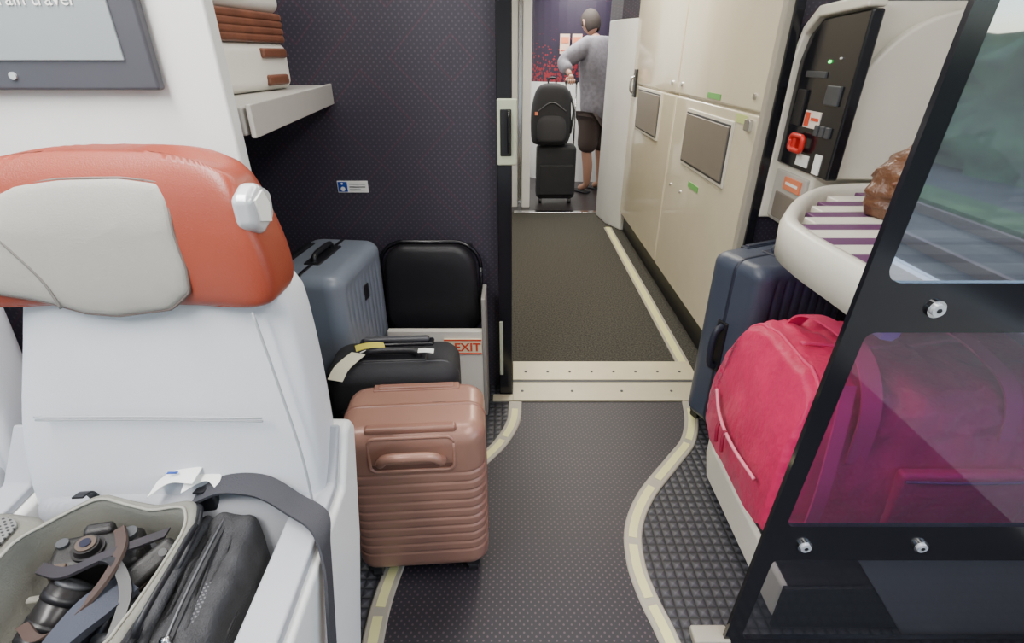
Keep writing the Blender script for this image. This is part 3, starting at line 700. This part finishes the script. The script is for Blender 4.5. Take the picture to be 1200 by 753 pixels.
fo=D.objects.new('frit_frame',cu); fo.rotation_euler=(math.pi/2,0,0); fo.location=(0,.85,0); link(fo,gp)
gm=[M_glass('glass_upper',(90,94,106),.62,.02,.06),M_glass('glass_purple_film',(178,126,212),.09,.04,.03),M_glass('glass_lower',(170,170,176),.08,.04,.02)]
for w,m_ in zip(wins,gm):
    pts=win(w[0]-.003,w[1]+.003,w[2]-.003,w[3]); N=len(pts)
    mesh('pane',[(x,.85,z) for x,z in pts],[tuple(range(N))],m_,gp,smooth=False)
for x,z in ((.775,1.038),(1.25,1.038),(.702,.405),(.98,.405)):
    cyl('bolt_flange',(x,.838,z),.017,.008,chrome,gp,'Y'); cyl('bolt_head',(x,.832,z),.012,.008,silver,gp,'Y'); cyl('bolt_socket',(x,.831,z),.005,.002,black,gp,'Y',n=6)
    cyl('standoff',(x,.856,z),.01,.025,chrome,gp,'Y')
box('floor_bracket',.50,.60,.835,.885,0,.03,trimgrey,gp,.006)
prism('seat_reflection_panel',[(.86,.34),(1.73,.34),(1.73,0),(1.10,0)],'Y',.866,.886,seatrefl)  # added grey panel, stands in for a seat reflected in the glass
# ---------- far luggage
g=group('black_trolley_bag',(.47,5.68,0),0)
shell('body',.42,.22,.56,.05,.05,blacksoft,g,z0=.05)
box('front_pocket',-.18,.18,-.135,-.10,.10,.42,blacksoft,g,.02)
for sx in (-1,1): cyl('wheel',(sx*.16-.015,-.06,.03),.03,.03,black,g,'X'); cyl('wheel_b',(sx*.16-.015,.06,.03),.03,.03,black,g,'X')
for k,x in enumerate((.08,.19)): tube('trolley_tube_%d'%k,[(x,.08,.58),(x,.08,1.2)],.009,chrome,g,smoothpath=False)
tube('trolley_grip',[(.07,.08,1.205),(.20,.08,1.205)],.014,black,g,smoothpath=False)
g=group('black_backpack',(.40,5.62,.612),0)
rings=[]
for z,s in ((0,.8),(.03,.97),(.15,1.05),(.32,1.03),(.46,.95),(.54,.8),(.58,.55),(.59,.2)):
    rings.append([(x*(1+.1*noise.noise(Vector((x*9,z*9,1)))),y,z) for x,y in sup(.20*s,.11*s,3,40)])
loft('body',rings,blacksoft,g,sub=1)
rings=[[(x,-.10+y,z) for x,y in sup(.15*s,.06*s,3,32)] for z,s in ((.04,.8),(.06,1),(.2,1.02),(.27,.9),(.30,.5))]
loft('front_pocket',rings,M('backpack_pocket',(56,56,60),.8),g,sub=1)
tube('top_loop',[(-.04,0,.57),(-.03,0,.63),(.03,0,.63),(.04,0,.57)],.008,black,g)
tube('side_strap',[(.17,.0,.52),(.22,-.05,.35),(.20,-.06,.12)],.012,black,g); tube('zip',[(-.14,-.112,.34),(0,-.122,.42),(.14,-.112,.34)],.005,zg,g)
box('orange_patch',-.17,-.14,-.112,-.098,.30,.33,orange,g)
# ---------- person
def skinmesh(name,nodes,edges,mat,parent,root=0,sub=2):
    me=D.meshes.new(name); me.from_pydata([n[0] for n in nodes],edges,[]); me.materials.append(mat)
    o=link(D.objects.new(name,me),parent)
    md=o.modifiers.new('skin','SKIN'); md.use_smooth_shade=True
    for i,n_ in enumerate(nodes):
        r=n_[1]; r=r if isinstance(r,tuple) else (r,r); me.skin_vertices[0].data[i].radius=r; me.skin_vertices[0].data[i].use_root=(i==root)
    s=o.modifiers.new('s','SUBSURF'); s.levels=sub; s.render_levels=sub
    return o
pg=group('standing_traveller')
fx,fyv=-.6,.8; lx,ly=-.8,-.6
def P(f_,l_,z): return (.95+f_*fx+l_*lx,6.16+f_*fyv+l_*ly,z)
elb=(.53,6.04,1.37); wr=(.605,5.85,1.262)
body=[(P(0,0,.95),.10),(P(0,0,1.15),.09),(P(.02,0,1.40),.10),(P(.08,0,1.58),.06),(P(.13,0,1.65),.055),
 (P(.02,.17,1.55),.05),(elb,.038),(wr,.028),
 (P(0,-.17,1.55),.05),(P(.03,-.24,1.24),.038),(P(.18,-.22,1.05),.03),
 (P(0,.10,.86),.085),(P(.02,.11,.48),.062),(P(-.02,.11,.30),.060),(P(-.02,.11,.09),.04),(P(.10,.12,.035),.038),
 (P(0,-.10,.86),.085),(P(.02,-.11,.48),.062),(P(-.02,-.11,.30),.060),(P(-.02,-.11,.09),.04),(P(.10,-.12,.035),.038)]
E=[(0,1),(1,2),(2,3),(3,4),(2,5),(5,6),(6,7),(2,8),(8,9),(9,10),(0,11),(11,12),(12,13),(13,14),(14,15),(0,16),(16,17),(17,18),(18,19),(19,20)]
skinmesh('body',body,E,skin,pg)
sh=[(P(-.02,0,.76),.21),(P(-.01,0,1.0),.215),(P(0,0,1.18),.215),(P(.0,0,1.40),.23),(P(.05,0,1.58),.12),
 (P(.02,.22,1.54),.12),((.65,6.05,1.45),.105),(elb,.09),((.59,5.90,1.295),.062),(P(0,-.21,1.54),.11),(P(.03,-.26,1.27),.085),(P(.13,-.24,1.12),.06)]
skinmesh('shirt',sh,[(0,1),(1,2),(2,3),(3,4),(3,5),(5,6),(6,7),(7,8),(3,9),(9,10),(10,11)],shirt,pg)
so=[(P(0,0,.90),.16),(P(0,.10,.80),.13),(P(.01,.115,.44),.118),(P(0,-.10,.80),.13),(P(.01,-.115,.44),.118)]
skinmesh('shorts',so,[(0,1),(1,2),(0,3),(3,4)],shorts,pg)
hc=Vector(P(.19,0,1.75)); f3=Vector((fx,fyv,-.45)).normalized(); l3=Vector((lx,ly,0)); u3=f3.cross(l3)*-1
if u3.z<0: u3=-u3
bm=bmesh.new(); bmesh.ops.create_uvsphere(bm,u_segments=40,v_segments=28,radius=1)
for v_ in bm.verts:
    a,b,c=v_.co; d=.098*a; e_=.077*b; h_=.118*c
    if a>0:
        d*=1-.12*max(0,-c); d+=.020*math.exp(-((b/.16)**2+((c+.12)/.2)**2)); d-=.008*(math.exp(-(((b-.38)/.18)**2+((c-.05)/.14)**2))+math.exp(-(((b+.38)/.18)**2+((c-.05)/.14)**2)))
        d+=.006*math.exp(-((b/.3)**2+((c+.48)/.1)**2))
    if c<-.3: e_*=1-.35*(-c-.3)
    v_.co=hc+f3*d+l3*e_+u3*h_
me=D.meshes.new('head'); bm.to_mesh(me); bm.free(); me.materials.append(skin)
for p_ in me.polygons: p_.use_smooth=True
link(D.objects.new('head',me),pg)
bm=bmesh.new(); bmesh.ops.create_uvsphere(bm,u_segments=36,v_segments=24,radius=1)
dl=[v_ for v_ in bm.verts if v_.co.x>.6 and v_.co.z<.5 or v_.co.z<-.75 or (v_.co.x>.1 and v_.co.z<-.15)]
bmesh.ops.delete(bm,geom=dl,context='VERTS')
for v_ in bm.verts: a,b,c=v_.co; v_.co=hc+f3*(.110*a-.004)+l3*(.090*b)+u3*(.130*c)
me=D.meshes.new('hair'); bm.to_mesh(me); bm.free(); me.materials.append(hair)
for p_ in me.polygons: p_.use_smooth=True
o=link(D.objects.new('hair',me),pg); sm=o.modifiers.new('s','SOLIDIFY'); sm.thickness=.014; sm.offset=0
for sgn in (1,-1):
    c=hc+l3*.088*sgn+f3*.012
    tube('ear',[c+u3*.03,c+u3*.02-f3*.018+l3*.01*sgn,c-f3*.014+l3*.008*sgn-u3*.015,c-u3*.03],.009,skin,pg,n=8)
    e_=hc+f3*.088+l3*.032*sgn+u3*.006; cyl('eye',(e_.x,e_.y,e_.z),.008,.004,white,pg,'Y',n=12)
def hand(c,grip,out,name):
    c=Vector(c); grip=Vector(grip).normalized(); out=Vector(out).normalized(); dn=Vector((0,0,-1))
    nodes=[(tuple(c),.026),(tuple(c+out*.045),(.034)),(tuple(c+out*.08),.03)]
    skinmesh(name+'_palm',nodes,[(0,1),(1,2)],skin,pg,sub=1)
    for i,(o_,ln) in enumerate(((-.03,.9),(-.01,1.0),(.011,.95),(.03,.75))):
        b=c+out*.08+grip*o_
        skinmesh(name+'_finger_%d'%i,[(tuple(b),.010),(tuple(b+out*.03*ln+dn*.008),.0095),(tuple(b+out*.035*ln+dn*.035*ln),.009),(tuple(b+out*.008+dn*.045*ln),.008)],[(0,1),(1,2),(2,3)],skin,pg,sub=1)
    b=c+out*.03-grip*.032
    skinmesh(name+'_thumb',[(tuple(b),.012),(tuple(b-grip*.02+out*.02+dn*.02),.011),(tuple(b-grip*.012+out*.035+dn*.04),.009)],[(0,1),(1,2)],skin,pg,sub=1)
hand((.605,5.845,1.258),(1,0,0),(0,-1,-.35),'left_hand')
hand(P(.19,-.22,1.04),(0,0,1),(fx,fyv,-.2),'right_hand')
for sgn in (1,-1):
    a=Vector(P(-.05,.11*sgn,0)); b=Vector(P(.17,.12*sgn,0))
    tube('sandal_sole',[(a.x,a.y,.012),(b.x,b.y,.012)],.045,blacksoft,pg,smoothpath=False,flat=.26)
# ---------- lights
def area(name,loc,sx,sy,p,col=(1,1,1),rot=(0,0,0)):
    l_=D.lights.new(name,'AREA'); l_.shape='RECTANGLE'; l_.size=sx; l_.size_y=sy; l_.energy=p; l_.color=col
    o=D.objects.new(name,l_); o.location=loc; o.rotation_euler=rot; return link(o)
area('ceiling_lamp_left',(-.95,.2,2.28),.4,1.8,72,(1,.98,.945))
area('ceiling_lamp_right',(.8,.1,2.28),.5,1.8,34,(1,.98,.94))
area('ceiling_lamp_luggage',(-.2,1.62,2.28),1.4,.3,15,(1,.97,.92))
area('ceiling_lamp_gangway',(.55,3.6,2.28),.4,1.6,46,(1,.93,.80))
area('ceiling_lamp_vestibule',(.6,6.1,2.28),.9,.9,56,(1,.96,.9))
w=D.worlds.new('World'); S.world=w; w.use_nodes=True; n=w.node_tree.nodes; l=w.node_tree.links
sky=n.new('ShaderNodeTexSky'); sky.sky_type='NISHITA'; sky.sun_elevation=math.radians(48); sky.sun_rotation=math.radians(100); sky.sun_disc=False
l.new(sky.outputs[0],n['Background'].inputs[0]); n['Background'].inputs[1].default_value=.65
c=D.cameras.new('Camera'); c.lens=18; c.sensor_width=36; c.clip_start=.02
o=D.objects.new('Camera',c); o.location=(0,0,1.45); o.rotation_euler=(math.radians(62.5),0,0); link(o); S.camera=o
